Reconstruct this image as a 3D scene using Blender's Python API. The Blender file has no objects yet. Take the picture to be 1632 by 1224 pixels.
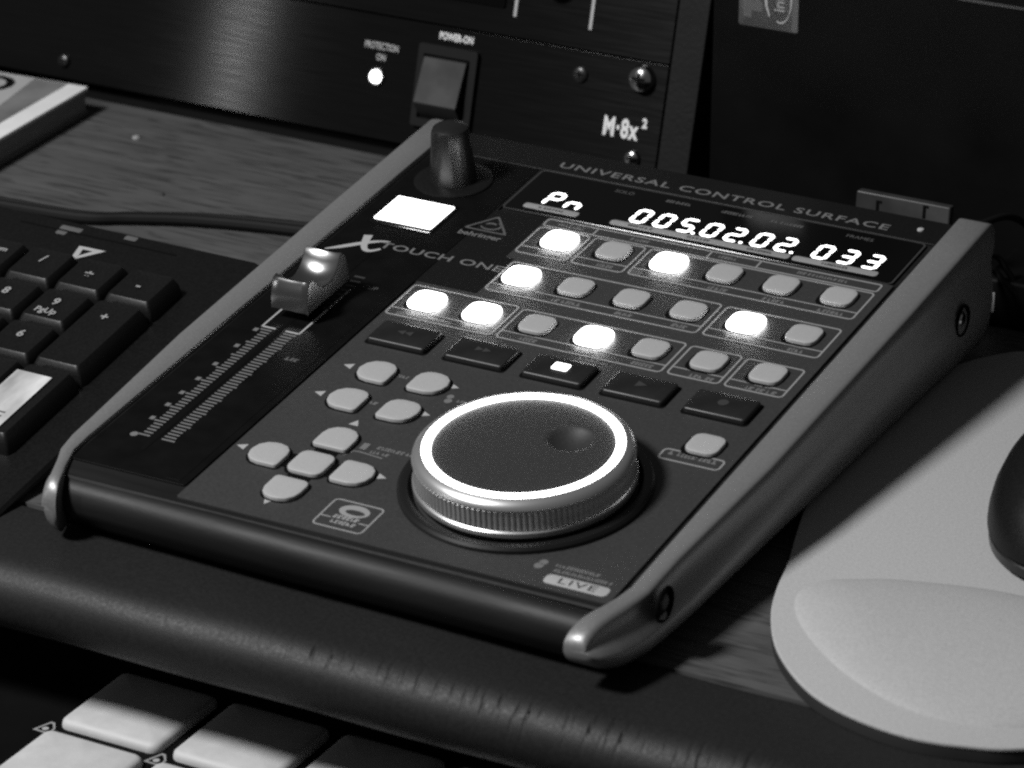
import bpy, math, random
from mathutils import Matrix, Vector
random.seed(7)
S = 0.001266            # one layout unit in metres (a rack unit of 44.45 mm is 35.1 units)
scene = bpy.context.scene
col = scene.collection
R = math.radians

# ------------------------------------------------------------------ camera
cam_d = bpy.data.cameras.new('camera'); cam = bpy.data.objects.new('camera', cam_d); col.objects.link(cam)
fw = Vector((-0.43359307, 0.80324391, -0.40840699)); rt = Vector((0.87946316, 0.47596087, 0.00240822)); up = rt.cross(fw)
CAMP = Vector((384.8, -737.9, 365.0))
cam.matrix_world = Matrix.Translation(CAMP * S) @ Matrix((rt, up, -fw)).transposed().to_4x4()
cam_d.sensor_width = 36; cam_d.lens = 5801.06 * 36 / 1632; cam_d.clip_start = 0.05; cam_d.clip_end = 20
cam_d.dof.use_dof = True; cam_d.dof.focus_distance = 0.86 * 1.266; cam_d.dof.aperture_fstop = 22
scene.camera = cam

# ------------------------------------------------------------------ world, lamps, exposure
world = bpy.data.worlds.new('World'); scene.world = world; world.use_nodes = True
world.node_tree.nodes['Background'].inputs[0].default_value = (1, 1, 1, 1)
world.node_tree.nodes['Background'].inputs[1].default_value = 0.06
def lamp(name, pos, target, size, power):
    d = bpy.data.lights.new(name, 'AREA'); d.shape = 'DISK'; d.size = size; d.energy = power
    o = bpy.data.objects.new(name, d); col.objects.link(o)
    p = Vector(pos) * S; t = Vector(target) * S
    o.matrix_world = Matrix.Translation(p) @ (p - t).to_track_quat('Z', 'Y').to_matrix().to_4x4()
    return o
lamp('room_lamp', (-430, -610, 830), (20, -60, 0), 0.26, 24)
lamp('side_lamp', (-622, -654, 150), (-120, 60, 20), 0.03, 0.5)
vs = scene.view_settings
vs.view_transform = 'Standard'; vs.look = 'None'; vs.exposure = 0; vs.gamma = 1; vs.use_curve_mapping = False
scene.render.engine = 'CYCLES'
scene.cycles.use_denoising = False; scene.cycles.sample_clamp_indirect = .5; scene.cycles.sample_clamp_direct = 6; scene.cycles.use_adaptive_sampling = False
scene.cycles.filter_width = 2.4
scene.cycles.max_bounces = 6; scene.cycles.caustics_reflective = False; scene.cycles.caustics_refractive = False

# ------------------------------------------------------------------ materials (a monochrome picture: every colour is a grey)
MAT = {}
def mat(name, g, rough=0.5, metal=0.0, spec=0.5, emit=0.0, noise=None, bump=None, coat=0.0, aniso=0.0):
    m = bpy.data.materials.new(name); m.use_nodes = True; nt = m.node_tree; b = nt.nodes['Principled BSDF']
    b.inputs['Base Color'].default_value = (g, g, g, 1); b.inputs['Roughness'].default_value = rough
    b.inputs['Metallic'].default_value = metal; b.inputs['Specular IOR Level'].default_value = spec
    b.inputs['Coat Weight'].default_value = coat; b.inputs['Coat Roughness'].default_value = 0.15
    if emit:
        b.inputs['Emission Color'].default_value = (1, 1, 1, 1); b.inputs['Emission Strength'].default_value = emit
    tc = nt.nodes.new('ShaderNodeTexCoord')
    def ntex(scale, stretch, detail=4):
        mp = nt.nodes.new('ShaderNodeMapping'); mp.inputs['Scale'].default_value = stretch
        nt.links.new(tc.outputs['Object'], mp.inputs[0])
        n = nt.nodes.new('ShaderNodeTexNoise'); n.inputs['Scale'].default_value = scale; n.inputs['Detail'].default_value = detail
        nt.links.new(mp.outputs[0], n.inputs['Vector']); return n
    if noise:                                   # (scale, stretch, amount): uneven colour and gloss
        n = ntex(noise[0], noise[1]); a = noise[2]
        r = nt.nodes.new('ShaderNodeMapRange'); r.inputs['From Min'].default_value = .3; r.inputs['From Max'].default_value = .7
        r.inputs['To Min'].default_value = g * (1 - a); r.inputs['To Max'].default_value = g * (1 + a)
        nt.links.new(n.outputs[0], r.inputs[0])
        nt.links.new(r.outputs[0], b.inputs['Base Color'])
        r2 = nt.nodes.new('ShaderNodeMapRange'); r2.inputs['From Min'].default_value = .3; r2.inputs['From Max'].default_value = .7
        r2.inputs['To Min'].default_value = max(0, rough * .86); r2.inputs['To Max'].default_value = rough * 1.14
        nt.links.new(n.outputs[0], r2.inputs[0]); nt.links.new(r2.outputs[0], b.inputs['Roughness'])
    if bump:                                    # (scale, stretch, strength, distance)
        n = ntex(bump[0], bump[1], 3); bp = nt.nodes.new('ShaderNodeBump')
        bp.inputs['Strength'].default_value = bump[2]; bp.inputs['Distance'].default_value = bump[3]
        nt.links.new(n.outputs[0], bp.inputs['Height']); nt.links.new(bp.outputs[0], b.inputs['Normal'])
    if aniso:
        b.inputs['Anisotropic'].default_value = aniso; b.inputs['Anisotropic Rotation'].default_value = .25
        cx_ = nt.nodes.new('ShaderNodeCombineXYZ'); cx_.inputs[0].default_value = 1
        tg = nt.nodes.new('ShaderNodeVectorTransform'); tg.vector_type = 'VECTOR'; tg.convert_from = 'OBJECT'; tg.convert_to = 'WORLD'
        nt.links.new(cx_.outputs[0], tg.inputs[0]); nt.links.new(tg.outputs[0], b.inputs['Tangent'])
    MAT[name] = m; return m
one = (1, 1, 1)
mat('panel_grey', .030, .5, noise=(1400, one, .08), bump=(2500, one, .15, .0001))
mat('panel_black', .006, .45, spec=.2, noise=(1400, one, .15), bump=(2500, one, .1, .0001))
mat('strip_black', .0028, .5, spec=.1, noise=(120, one, .2))
mat('chassis_black', .009, .52, spec=.22, noise=(60, (.3, 3, 3), .35), bump=(900, (.4, 1, 1), .2, .0002))
mat('display_glass', .002, .12, spec=.3)
mat('silver', .22, .42, metal=.45, noise=(1500, one, .06), bump=(1800, one, .15, .0001))
mat('chrome', .55, .16, metal=1.0, noise=(300, one, .1))
mat('wheel_metal', .50, .33, metal=.8)
mat('cap_metal', .30, .22, metal=.97)
mat('wheel_disc', .022, .55, noise=(1500, one, .10), bump=(1500, one, .25, .0002))
mat('wheel_base', .007, .35)
mat('button_rubber', .33, .55, noise=(1500, one, .04), bump=(1500, one, .1, .0001))
mat('button_lit', .8, .4, emit=20.0)
mat('screen_lit', .8, .3, emit=3.2)
mat('ring_lit', .8, .4, emit=15.0)
mat('segment_lit', .8, .4, emit=3.0)
mat('key_black', .010, .42, noise=(120, one, .2))
mat('well_black', .003, .7, spec=.05)
mat('print_grey', .24, .6)
mat('print_dim', .08, .6)
mat('print_mid', .13, .6)
mat('print_faint', .03, .6)
mat('print_light', .33, .6)
mat('print_white', .65, .6)
mat('knob_black', .010, .32, noise=(1500, one, .1))
mat('vinyl', .0125, .52, spec=.25, noise=(900, one, .10), bump=(2600, (1, 1, 1), .3, .0003))
mat('fabric', .37, .9, spec=.1, noise=(1100, one, .08), bump=(2600, one, .4, .0003))
mat('rubber', .012, .7)
mat('plastic_black', .0042, .45, spec=.22, noise=(1200, one, .15), bump=(1500, one, .3, .0002))
mat('keycap', .0046, .42, spec=.3, noise=(1200, one, .15), bump=(1800, one, .25, .0002))
mat('sticker_white', .50, .3, noise=(90, (1, .4, 1), .45))
mat('rack_black', .0095, .17, metal=.5, spec=.10, noise=(900, (.05, 1, 1), .06), aniso=1.0)
mat('rail_black', .0042, .65, spec=.2, noise=(60, one, .3), bump=(600, one, .4, .0004))
mat('switch_frame', .006, .6, spec=.15)
mat('switch_key', .013, .6, spec=.25, noise=(80, one, .15))
mat('tower_black', .0028, .6, spec=.08, noise=(30, one, .25))
mat('bracket_metal', .05, .5, metal=.5, noise=(60, one, .25))
mat('led_lit', .8, .4, emit=4.0)
mat('page', .26, .8, noise=(500, (.1, .1, 3), .25))
mat('cover_white', .74, .5, noise=(60, one, .05))
mat('cover_grey', .15, .5, noise=(40, one, .3))
mat('cover_pale', .33, .5, noise=(40, one, .15))
mat('pad_rubber', .45, .6, noise=(200, one, .05), bump=(1500, one, .2, .0002))
mat('cable_black', .004, .6, spec=.2)
mat('sticker_dark', .05, .4, noise=(90, one, .25))
# wood: grain running along the desk
def wood():
    m = bpy.data.materials.new('wood'); m.use_nodes = True; nt = m.node_tree; b = nt.nodes['Principled BSDF']
    tc = nt.nodes.new('ShaderNodeTexCoord')
    def N(scale, st, detail, dist=0):
        mp = nt.nodes.new('ShaderNodeMapping'); mp.inputs['Scale'].default_value = st
        nt.links.new(tc.outputs['Object'], mp.inputs[0])
        n = nt.nodes.new('ShaderNodeTexNoise'); n.inputs['Scale'].default_value = scale; n.inputs['Detail'].default_value = detail
        n.inputs['Distortion'].default_value = dist
        nt.links.new(mp.outputs[0], n.inputs['Vector']); return n
    a = N(30, (.6, 2.6, 1), 7, 1.2); c = N(330, (.13, 1.3, 1), 6, .9)
    ra = nt.nodes.new('ShaderNodeValToRGB'); e = ra.color_ramp.elements
    e[0].position = .30; e[0].color = (.060, .060, .060, 1); e[1].position = .72; e[1].color = (.088, .088, .088, 1)
    nt.links.new(a.outputs[0], ra.inputs[0])
    rc = nt.nodes.new('ShaderNodeValToRGB'); e = rc.color_ramp.elements
    e[0].position = .36; e[0].color = (.38, .38, .38, 1); e[1].position = .50; e[1].color = (1, 1, 1, 1)
    nt.links.new(c.outputs[0], rc.inputs[0])
    mx = nt.nodes.new('ShaderNodeMix'); mx.data_type = 'RGBA'; mx.blend_type = 'MULTIPLY'; mx.inputs[0].default_value = .8
    nt.links.new(ra.outputs[0], mx.inputs[6]); nt.links.new(rc.outputs[0], mx.inputs[7])
    nt.links.new(mx.outputs[2], b.inputs['Base Color'])
    b.inputs['Roughness'].default_value = .5; b.inputs['Specular IOR Level'].default_value = .3
    bp = nt.nodes.new('ShaderNodeBump'); bp.inputs['Strength'].default_value = .25; bp.inputs['Distance'].default_value = .0003
    nt.links.new(c.outputs[0], bp.inputs['Height']); nt.links.new(bp.outputs[0], b.inputs['Normal'])
    MAT['wood'] = m
wood()

# ------------------------------------------------------------------ mesh helpers
WM = {}
ID = Matrix.Identity(4)
def frame(o, ex, ey, ez):                       # frame from origin (layout units) and axes
    m = Matrix((ex, ey, ez)).transposed().to_4x4(); m.translation = Vector(o) * S; return m
def put(o, parent, M):
    if parent is not None:
        o.parent = parent; o.matrix_local = WM[parent].inverted() @ M
    else:
        o.matrix_world = M
    WM[o] = M
def link(name, data, parent, M):
    o = bpy.data.objects.new(name, data); col.objects.link(o); put(o, parent, M); return o
def tag(o, label, cat=None, group=None, kind=None):
    if label: o['label'] = label
    if cat: o['category'] = cat
    if group: o['group'] = group
    if kind: o['kind'] = kind
    return o
def thing(name, label, cat, loc, group=None):
    return tag(link(name, None, None, Matrix.Translation(Vector(loc) * S)), label, cat, group)
def rrect(cx, cy, w, h, r, n=5):                # rounded rectangle; r a number or (br, tr, tl, bl)
    if not isinstance(r, (tuple, list)): r = (r,) * 4
    P = []
    for k, (sx, sy) in enumerate(((1, -1), (1, 1), (-1, 1), (-1, -1))):
        q = min(max(r[k], .001), w / 2 - 1e-4, h / 2 - 1e-4); ox = cx + sx * (w / 2 - q); oy = cy + sy * (h / 2 - q)
        a0 = -math.pi / 2 + k * math.pi / 2
        for i in range(n + 1):
            a = a0 + math.pi / 2 * i / n; P.append((ox + q * math.cos(a), oy + q * math.sin(a)))
    return P
def circ(cx, cy, r, n=32): return [(cx + r * math.cos(2 * math.pi * i / n), cy + r * math.sin(2 * math.pi * i / n)) for i in range(n)]
def catmull(P, n=6, closed=True):
    out = []; m = len(P)
    for i in range(m if closed else m - 1):
        p = [P[(i + k) % m] if closed else P[min(max(i + k, 0), m - 1)] for k in (-1, 0, 1, 2)]
        for j in range(n):
            t = j / n
            out.append(tuple(.5 * (2 * b + (c - a) * t + (2 * a - 5 * b + 4 * c - d) * t * t + (-a + 3 * b - 3 * c + d) * t ** 3) for a, b, c, d in zip(*p)))
    if not closed: out.append(tuple(P[-1]))
    return out
def inset(P, d):                                # inset of a smooth counter-clockwise outline
    n = len(P); out = []
    for i in range(n):
        ax, ay = P[i - 1]; bx, by = P[(i + 1) % n]; tx, ty = bx - ax, by - ay; l = math.hypot(tx, ty) or 1
        out.append((P[i][0] - ty / l * d, P[i][1] + tx / l * d))
    return out
class MB:
    def __init__(s): s.v = []; s.f = []
    def loft(s, loops, cap0=True, cap1=True, closed=True):
        n = len(loops[0]); b = len(s.v)
        for L in loops: s.v += [tuple(p) for p in L]
        for k in range(len(loops) - 1):
            for i in range(n if closed else n - 1):
                j = (i + 1) % n; s.f.append((b + k * n + i, b + k * n + j, b + (k + 1) * n + j, b + (k + 1) * n + i))
        if cap0: s.f.append(tuple(b + i for i in reversed(range(n))))
        if cap1: s.f.append(tuple(b + (len(loops) - 1) * n + i for i in range(n)))
        return s
    def prism(s, P, z0, z1): return s.loft([[(x, y, z0) for x, y in P], [(x, y, z1) for x, y in P]])
    def box(s, x0, x1, y0, y1, z0, z1): return s.prism([(x0, y0), (x1, y0), (x1, y1), (x0, y1)], z0, z1)
    def plate(s, cx, cy, w, h, r, z0, z1, b=.4, n=5, crown=0):
        rr = r if isinstance(r, (tuple, list)) else (r,) * 4
        L = [[(x, y, z0) for x, y in rrect(cx, cy, w, h, rr, n)]]
        for k in range(4):
            a = k / 3 * math.pi / 2; d = b * (1 - math.cos(a)); z = z1 - b + b * math.sin(a)
            L.append([(x, y, z) for x, y in rrect(cx, cy, w - 2 * d, h - 2 * d, [max(q - d, .05) for q in rr], n)])
        if crown:
            for q in (.7, .35): L.append([(x, y, z1 + crown * (1 - q * q)) for x, y in rrect(cx, cy, (w - 2 * b) * q, (h - 2 * b) * q, [max(p - b, .05) * q for p in rr], n)])
        return s.loft(L)
    def slab(s, P, z0, z1, b=.3):               # smooth outline with a rounded top edge
        L = [[(x, y, z0) for x, y in P]]
        for k in range(4):
            a = k / 3 * math.pi / 2; L.append([(x, y, z1 - b + b * math.sin(a)) for x, y in inset(P, b * (1 - math.cos(a)))])
        return s.loft(L)
    def lathe(s, prof, cx=0, cy=0, n=48, cap0=True, cap1=True):
        return s.loft([[(x, y, z) for x, y in circ(cx, cy, r, n)] for r, z in prof], cap0, cap1)
    def ring(s, O, I, z0, z1):                  # flat band between two outlines
        return s.loft([[(x, y, z0) for x, y in O], [(x, y, z1) for x, y in O], [(x, y, z1) for x, y in I], [(x, y, z0) for x, y in I]], False, False)
    def outline(s, x0, x1, y0, y1, r, w, z0=0, z1=.06):
        cx, cy = (x0 + x1) / 2, (y0 + y1) / 2
        return s.ring(rrect(cx, cy, x1 - x0, y1 - y0, r, 4), rrect(cx, cy, x1 - x0 - 2 * w, y1 - y0 - 2 * w, max(r - w, .02), 4), z0, z1)
    def ribbon(s, pts, ws, z0=0, z1=.06):
        A = []; B = []
        for i, (x, y) in enumerate(pts):
            a = pts[max(i - 1, 0)]; b = pts[min(i + 1, len(pts) - 1)]; l = math.hypot(b[0] - a[0], b[1] - a[1]) or 1
            nx, ny = -(b[1] - a[1]) / l, (b[0] - a[0]) / l; w = ws[i] / 2
            A.append((x + nx * w, y + ny * w)); B.append((x - nx * w, y - ny * w))
        return s.prism(B + A[::-1], z0, z1)
    def tube(s, pts, r, n=10):
        L = []; up0 = Vector((0, 0, 1))
        for i, p in enumerate(pts):
            a = Vector(pts[max(i - 1, 0)]); b = Vector(pts[min(i + 1, len(pts) - 1)]); d = (b - a).normalized()
            u = d.cross(up0 if abs(d.z) < .95 else Vector((1, 0, 0))).normalized(); w = d.cross(u)
            L.append([tuple(Vector(p) + u * r * math.cos(2 * math.pi * k / n) - w * r * math.sin(2 * math.pi * k / n)) for k in range(n)])
        return s.loft(L)
    def mesh(s, name, m, ang=32, uv=False):
        me = bpy.data.meshes.new(name)
        me.from_pydata([(x * S, y * S, z * S) for x, y, z in s.v], [], s.f); me.update()
        me.polygons.foreach_set('use_smooth', [True] * len(me.polygons)); me.set_sharp_from_angle(angle=R(ang))
        me.materials.append(MAT[m])
        if uv:
            ul = me.uv_layers.new(name='UVMap')
            for lp in me.loops: c = me.vertices[lp.vertex_index].co; ul.data[lp.index].uv = (c.x, c.y)
        return me
    def build(s, name, m, parent, M=ID, ang=32, uv=False): return link(name, s.mesh(name, m, ang, uv), parent, M)
def at(M, x, y, z=0): return M @ Matrix.Translation(Vector((x, y, z)) * S)
def textmesh(body, size, m, sx=1., shear=0., bold=0., space=1., align='CENTER', z=.06):
    c = bpy.data.curves.new('lettering', 'FONT'); c.body = body; c.size = 1; c.shear = shear; c.offset = bold; c.space_character = space
    c.align_x = align; c.align_y = 'CENTER'; c.resolution_u = 3
    o = bpy.data.objects.new('lettering', c); col.objects.link(o); bpy.context.view_layer.update()
    me = bpy.data.meshes.new_from_object(o.evaluated_get(bpy.context.evaluated_depsgraph_get()))
    bpy.data.objects.remove(o)
    for v in me.vertices: v.co = Vector((v.co.x * size * sx * S, v.co.y * size * S, z * S))
    me.materials.clear(); me.materials.append(MAT[m]); return me
def lettering(body, size, m, parent, M, name='lettering', **k): return link(name, textmesh(body, size, m, **k), parent, M)
def glyphs(mb, x, y, w, h, z0=0, z1=.06, cw=None):   # a line of print too small to read
    cw = cw or h * .8; q = x - w / 2
    while q < x + w / 2 - cw * .3:
        k = cw * random.uniform(.5, 1.1); a = h * random.uniform(.75, 1.0); t = h * random.uniform(.25, .4)
        mb.box(q, q + k * .8, y - a / 2, y - a / 2 + t, z0, z1); mb.box(q + k * .15, q + k * .5, y - a / 2 + t, y + a / 2, z0, z1)
        if random.random() < .6: mb.box(q + k * .5, q + k, y + a / 2 - t, y + a / 2, z0, z1)
        q += k * 1.05 if random.random() > .12 else k * 1.5

# ================================================================== the setting: desk, padded edge, lower shelf
d = MB().box(-520, 420, -131.8, 260, -15, 0).build('desk_top', 'wood', None); tag(d, None, kind='structure')
# padded edge with worn creases across its ridge
cre = []
for i in range(74):
    x = -60 + 200 * (i + random.uniform(-.5, .5)) / 74
    cre.append((x, random.uniform(.25, 1.0) * min(1, max(.15, (x + 45) / 80)), random.uniform(.2, .42), random.uniform(-.5, .5), random.uniform(40, 58), random.uniform(14, 30)))
prof = []
prof += [(-131.9, -3, 0), (-132.1, -.9, 0), (-133.0, -.25, 0)]
for k in range(13): prof.append((-134 - 21.5 * k / 12, -.2, 0))
for k in range(1, 25):
    a = math.pi * k / 24; prof.append((-155.5 - 8.4 * math.sin(a), -8.6 + 8.4 * math.cos(a), math.degrees(a)))
prof.append((-131.9, -17, 180))
mb = MB(); loops = []
nx = 1500
for i in range(nx + 1):
    x = -200 + 420 * i / nx; L = []
    near = [c for c in cre if abs(c[0] - x) < 3]
    for (y, z, a) in prof:
        dz = 0
        for (cx, dep, wid, lean, ac, aw) in near:
            aa = a if a > 0 else -(y + 155.5) * 5.0
            e = math.exp(-((aa - ac + 18) / aw) ** 2); xx = x - cx - lean * (aa - ac) * .05 - .25 * math.sin(aa * .25 + cx * 7)
            dz -= dep * .5 * e * math.exp(-(xx / (wid * .55)) ** 2)
        an = R(a); L.append((x, y - math.sin(an) * dz, z + math.cos(an) * dz + .12 * math.sin(x * .11 + y * .2) * (1 if y > -164 else 0)))
    loops.append(L)
mb.loft(loops)
p = mb.build('padded_edge', 'vinyl', d, ang=60); p['label'] = 'black vinyl padded front edge with cracked creases'
tag(MB().box(-520, 420, -420, -120, -90, -72).build('lower_shelf', 'tower_black', None), None, kind='structure')

# ================================================================== control surface
AL = R(6.6)
PM = Matrix.Translation((0, 0, 30 * S)) @ Matrix.Rotation(AL, 4, 'X')
def PW(s, t, h=0): v = PM @ (Vector((s, t, h)) * S); return v / S
CS = thing('control_surface', 'black studio controller with silver sides, glowing jog wheel and lit buttons', 'controller', (14.5, -50, 0))
def zp(y): return 30 + math.tan(AL) * y          # height of the panel plane above the desk at depth y
# chassis: wedge with a rounded front lip
pr = []
ft = -141.5; yf, zf = PW(0, ft, -.4)[1:]
rad = 5.2; cyl = (yf + math.sin(AL) * rad, zf - math.cos(AL) * rad)
back = PW(0, 47.3, -.4)
pr.append((back[1], 5)); pr.append((back[1], back[2] - 1.2)); pr.append((back[1] - 1.2, back[2] - .12))
pr.append((PW(0, -139.2, -.4)[1], PW(0, -139.2, -.4)[2]))
pr.append((PW(0, -139.6, -.9)[1], PW(0, -139.6, -.9)[2])); pr.append((PW(0, -140.3, -.9)[1], PW(0, -140.3, -.9)[2]))
for k in range(11):
    a = AL + R(4) + (math.pi * .56) * k / 10; pr.append((cyl[0] - rad * math.sin(a), cyl[1] + rad * math.cos(a)))
pr += [(pr[-1][0] + 1.1, pr[-1][1] - 1.9), (pr[-1][0] + 2.8, pr[-1][1] - 3.9), (-140.0, 1.1), (-137.5, 1.0), (-133, 4.6)]
MB().loft([[(x, y + (3.5 if x < 0 and y < -139 else 0), z) for y, z in pr] for x in (-55.9, 84.9)]).build('chassis', 'chassis_black', CS, ang=40)
for x in (-40, 70):
    for y in (-118, 35): MB().lathe([(5, .02), (5.4, 2), (5.2, 5.2)], x, y, 24).build('foot', 'rubber', CS)
# side cheeks
def cheek(sgn):
    c0 = 14.5; L = []
    st = [(51.5, .80), (50.6, .93), (48.5, 1), (30, 1), (0, 1), (-40, 1), (-75, 1), (-100, 1), (-116, 1), (-124, 1), (-130, 1), (-135, 1), (-139, 1)]
    nl = 10.5 if sgn > 0 else 6.5                            # length of the rounded nose
    st = [(y if y > -130 else -130 + (y + 130) * (1 if sgn > 0 else .8), k) for y, k in st]
    y0 = st[-1][0] - 2
    st += [(y0 - nl * q, (1 - q ** 2.5) ** (1 / 2.5)) for q in (.15, .35, .55, .7, .82, .9, .955, .985, .998)]
    def lerp(y, T):
        for (y0, v0), (y1, v1) in zip(T, T[1:]):
            if y >= y1: q = min(1, max(0, (y0 - y) / (y0 - y1))); return v0 + (v1 - v0) * q
        return T[-1][1]
    for y, k in st:
        top = lerp(y, [(60, zp(60) + 1), (-133, zp(-133) + .7), (-141.5, 15.0), (-152, 14.8)]); bot = lerp(y, [(60, 4), (-112, 4), (-130, 3.4), (-141.5, 3.6), (-152, 5.0)])
        if sgn < 0 and y < -112: bot -= 3.0 * min(1, (-y - 112) / 24)
        mid = (top * .5 + bot * .5) if y < 0 else top - 12
        top = mid + (top - mid) * k; bot = mid + (bot - mid) * k
        inn = lerp(y, [(60, 70.6), (-130, 70.6), (-137, 69.3), (-144, 67.2), (-152, 65.8)])
        if sgn < 0 and y < -128: inn -= 2.2 * min(1, (-y - 128) / 12)
        wt = lerp(y, [(60, 7.6), (0, 7.4), (-75, 6.2), (-118, 3.6), (-135, 3.6), (-144, 4.4), (-152, 4.0)])
        out = lerp(y, [(60, 79.6), (-118, 79.4), (-135, 78.2), (-144, 76.4), (-149, 74.4), (-152, 72.0)])
        if sgn < 0: wt -= 1.5 * min(1, max(0, (-y - 122) / 16))
        if sgn < 0: out = inn + wt + lerp(y, [(60, 1.6), (-100, 1.6), (-130, .9), (-152, .2)])
        H = top - bot; rv = max(.35, min(1, (-y - 110) / 30)) * k; e = inn + wt
        P = [(inn + .6 * rv, bot), (inn, bot + .12 * H), (inn, top - .35 * rv), (inn + .4 * rv, top), (e - .5, top), (e + .25, top - .3 * rv), (e + .8, top - .9 * rv - .2 * k), (e + 1.0, top - H * .15 - .5 * k), (e * .72 + out * .28, top - H * .33),
             (e * .45 + out * .55, top - H * .45), (e * .12 + out * .88, top - H * .58), (out, top - H * .72), (out - .3, top - H * .86), (out - 1.3, bot + H * .04), (out - 2.2, bot)]
        P = [(c0 + sgn * q, y, z) for q, z in P]
        L.append(P if sgn > 0 else P[::-1])
    o = MB().loft(L).build('side_cheek', 'silver', CS, ang=62)
    return o
ck = cheek(1); cheek(-1)
for y, z in ((-128.5, 12.6), (31.5, 17.5)):
    F = frame((94.1 if y > 0 else 92.2, y, z), (0, 1, 0), (0, 0, 1), (1, 0, 0))
    MB().lathe([(0.01, -.6), (3.3, -.6), (3.7, .35), (3.9, .4), (4.1, .0)], 0, 0, 28, False, False).build('screw_hole', 'well_black', ck, F)
    MB().lathe([(1.9, -.5), (1.9, -.2), (1.5, .1)], .3, .2, 20).build('screw', 'chrome' if y > 0 else 'knob_black', ck, F)
# face plates
MB().plate(14.5, 41.2, 140, 11.5, .5, -.3, .10, .15).build('header_strip', 'panel_black', CS, PM, ang=12)
MB().plate(-39.7, -49, 30.6, 168.5, .8, -.3, .05, .15).build('fader_strip', 'strip_black', CS, PM, ang=12)
MB().prism([(-24.2, -30.3), (-7.4, -30.3), (-7.4, -10.8), (-9.8, -10.8), (-9.8, 11), (-23.5, 11), (-23.5, 35), (-24.2, 35)], -.3, .07).build('logo_strip', 'panel_black', CS, PM)
gp = [(-23.6, -137.6), (-23.0, -138.2), (82.8, -138.2), (83.4, -137.6), (83.4, 12.2), (-9.6, 12.2), (-9.6, -10.6), (-7.2, -10.6), (-7.2, -30.1), (-23.6, -30.1)]
MB().prism(gp, -.3, .22).build('button_panel', 'panel_grey', CS, PM)
MB().plate(29.6, 23.6, 105.2, 21.8, 1.2, -.3, .35, .2).build('display_window', 'display_glass', CS, PM, ang=12)
MB().outline(-23.5, 82.7, 12.5, 35.0, 1.4, .5, .02, .2).build('display_trim', 'print_faint', CS, PM)
GP = at(PM, 0, 0, .22); DP = at(PM, 0, 0, .35); HP = at(PM, 0, 0, .10); FP = at(PM, 0, 0, .07)
# seven-segment digits
SEG = {'0': 'abcdef', '2': 'abged', '3': 'abgcd', '5': 'afgcd', 'P': 'abfge', 'n': 'egc'}
def digit(ch, cx, cy, dot=False):
    w, h, t, sl = 3.3, 6.4, .92, .06; mb = MB(); g = .1
    def hs(y): return [(-w / 2 + g, y), (-w / 2 + t * .5 + g, y + t / 2), (w / 2 - t * .5 - g, y + t / 2), (w / 2 - g, y), (w / 2 - t * .5 - g, y - t / 2), (-w / 2 + t * .5 + g, y - t / 2)][::-1]
    def vs_(x, y0, y1): return [(x, y0 + g), (x + t / 2, y0 + t * .5 + g), (x + t / 2, y1 - t * .5 - g), (x, y1 - g), (x - t / 2, y1 - t * .5 - g), (x - t / 2, y0 + t * .5 + g)]
    Q = {'a': hs(h / 2), 'g': hs(0), 'd': hs(-h / 2), 'f': vs_(-w / 2, 0, h / 2), 'b': vs_(w / 2, 0, h / 2), 'e': vs_(-w / 2, -h / 2, 0), 'c': vs_(w / 2, -h / 2, 0)}
    for k in SEG[ch]: mb.prism([(x + y * sl, y) for x, y in Q[k]], 0, .09)
    if dot: mb.prism(circ(w / 2 + 1.15, -h / 2, .5, 8), 0, .09)
    mb.build('digit', 'segment_lit', CS, at(DP, cx, cy))
for ch, x, dt in (('P', -12.8, 0), ('n', -6.8, 0), ('0', 11.8, 0), ('0', 18.2, 0), ('5', 24.6, 1), ('0', 31.2, 0), ('2', 37.6, 1), ('0', 44.8, 0), ('2', 51.2, 1), ('0', 61.2, 0), ('3', 67.7, 0), ('3', 74.3, 0)):
    digit(ch, x, 21.1, dt)
for x0, x1 in ((-18.6, -3.2), (5.8, 54.6), (55.4, 77.8)):
    b = MB().plate((x0 + x1) / 2, 15.7, x1 - x0, 2.5, .9, 0, .06, .02, 3).build('caption_bar', 'print_grey', CS, DP)
    g = MB(); n = max(1, int((x1 - x0) / 14))
    for i in range(n): glyphs(g, x0 + (x1 - x0) * (i + .5) / n, 15.7, 6.5 if n > 1 else 7, 1.1, .06, .1)
    g.build('caption', 'print_faint', b, DP)
lettering('SOLO', 2.1, 'print_dim', CS, at(DP, 2, 31.2), sx=1.0)
for x, w in ((17, 6.6), (33.4, 8.6), (47, 9)):
    g = MB(); glyphs(g, x, 31.2, w, 1.25); g.build('caption', 'print_dim', CS, DP)
lettering('FRAMES', 2.0, 'print_dim', CS, at(DP, 66.4, 31.2), sx=1.05)
# display captions, device title
lettering('UNIVERSAL CONTROL SURFACE', 4.0, 'print_mid', CS, at(HP, 25.0, 39.2), sx=1.42, space=1.13, bold=.012)
MB().lathe([(.9, -.05), (.8, .3), (.3, .45)], 78.2, 41.3, 16).build('power_light', 'print_light', CS, HP)
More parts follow.
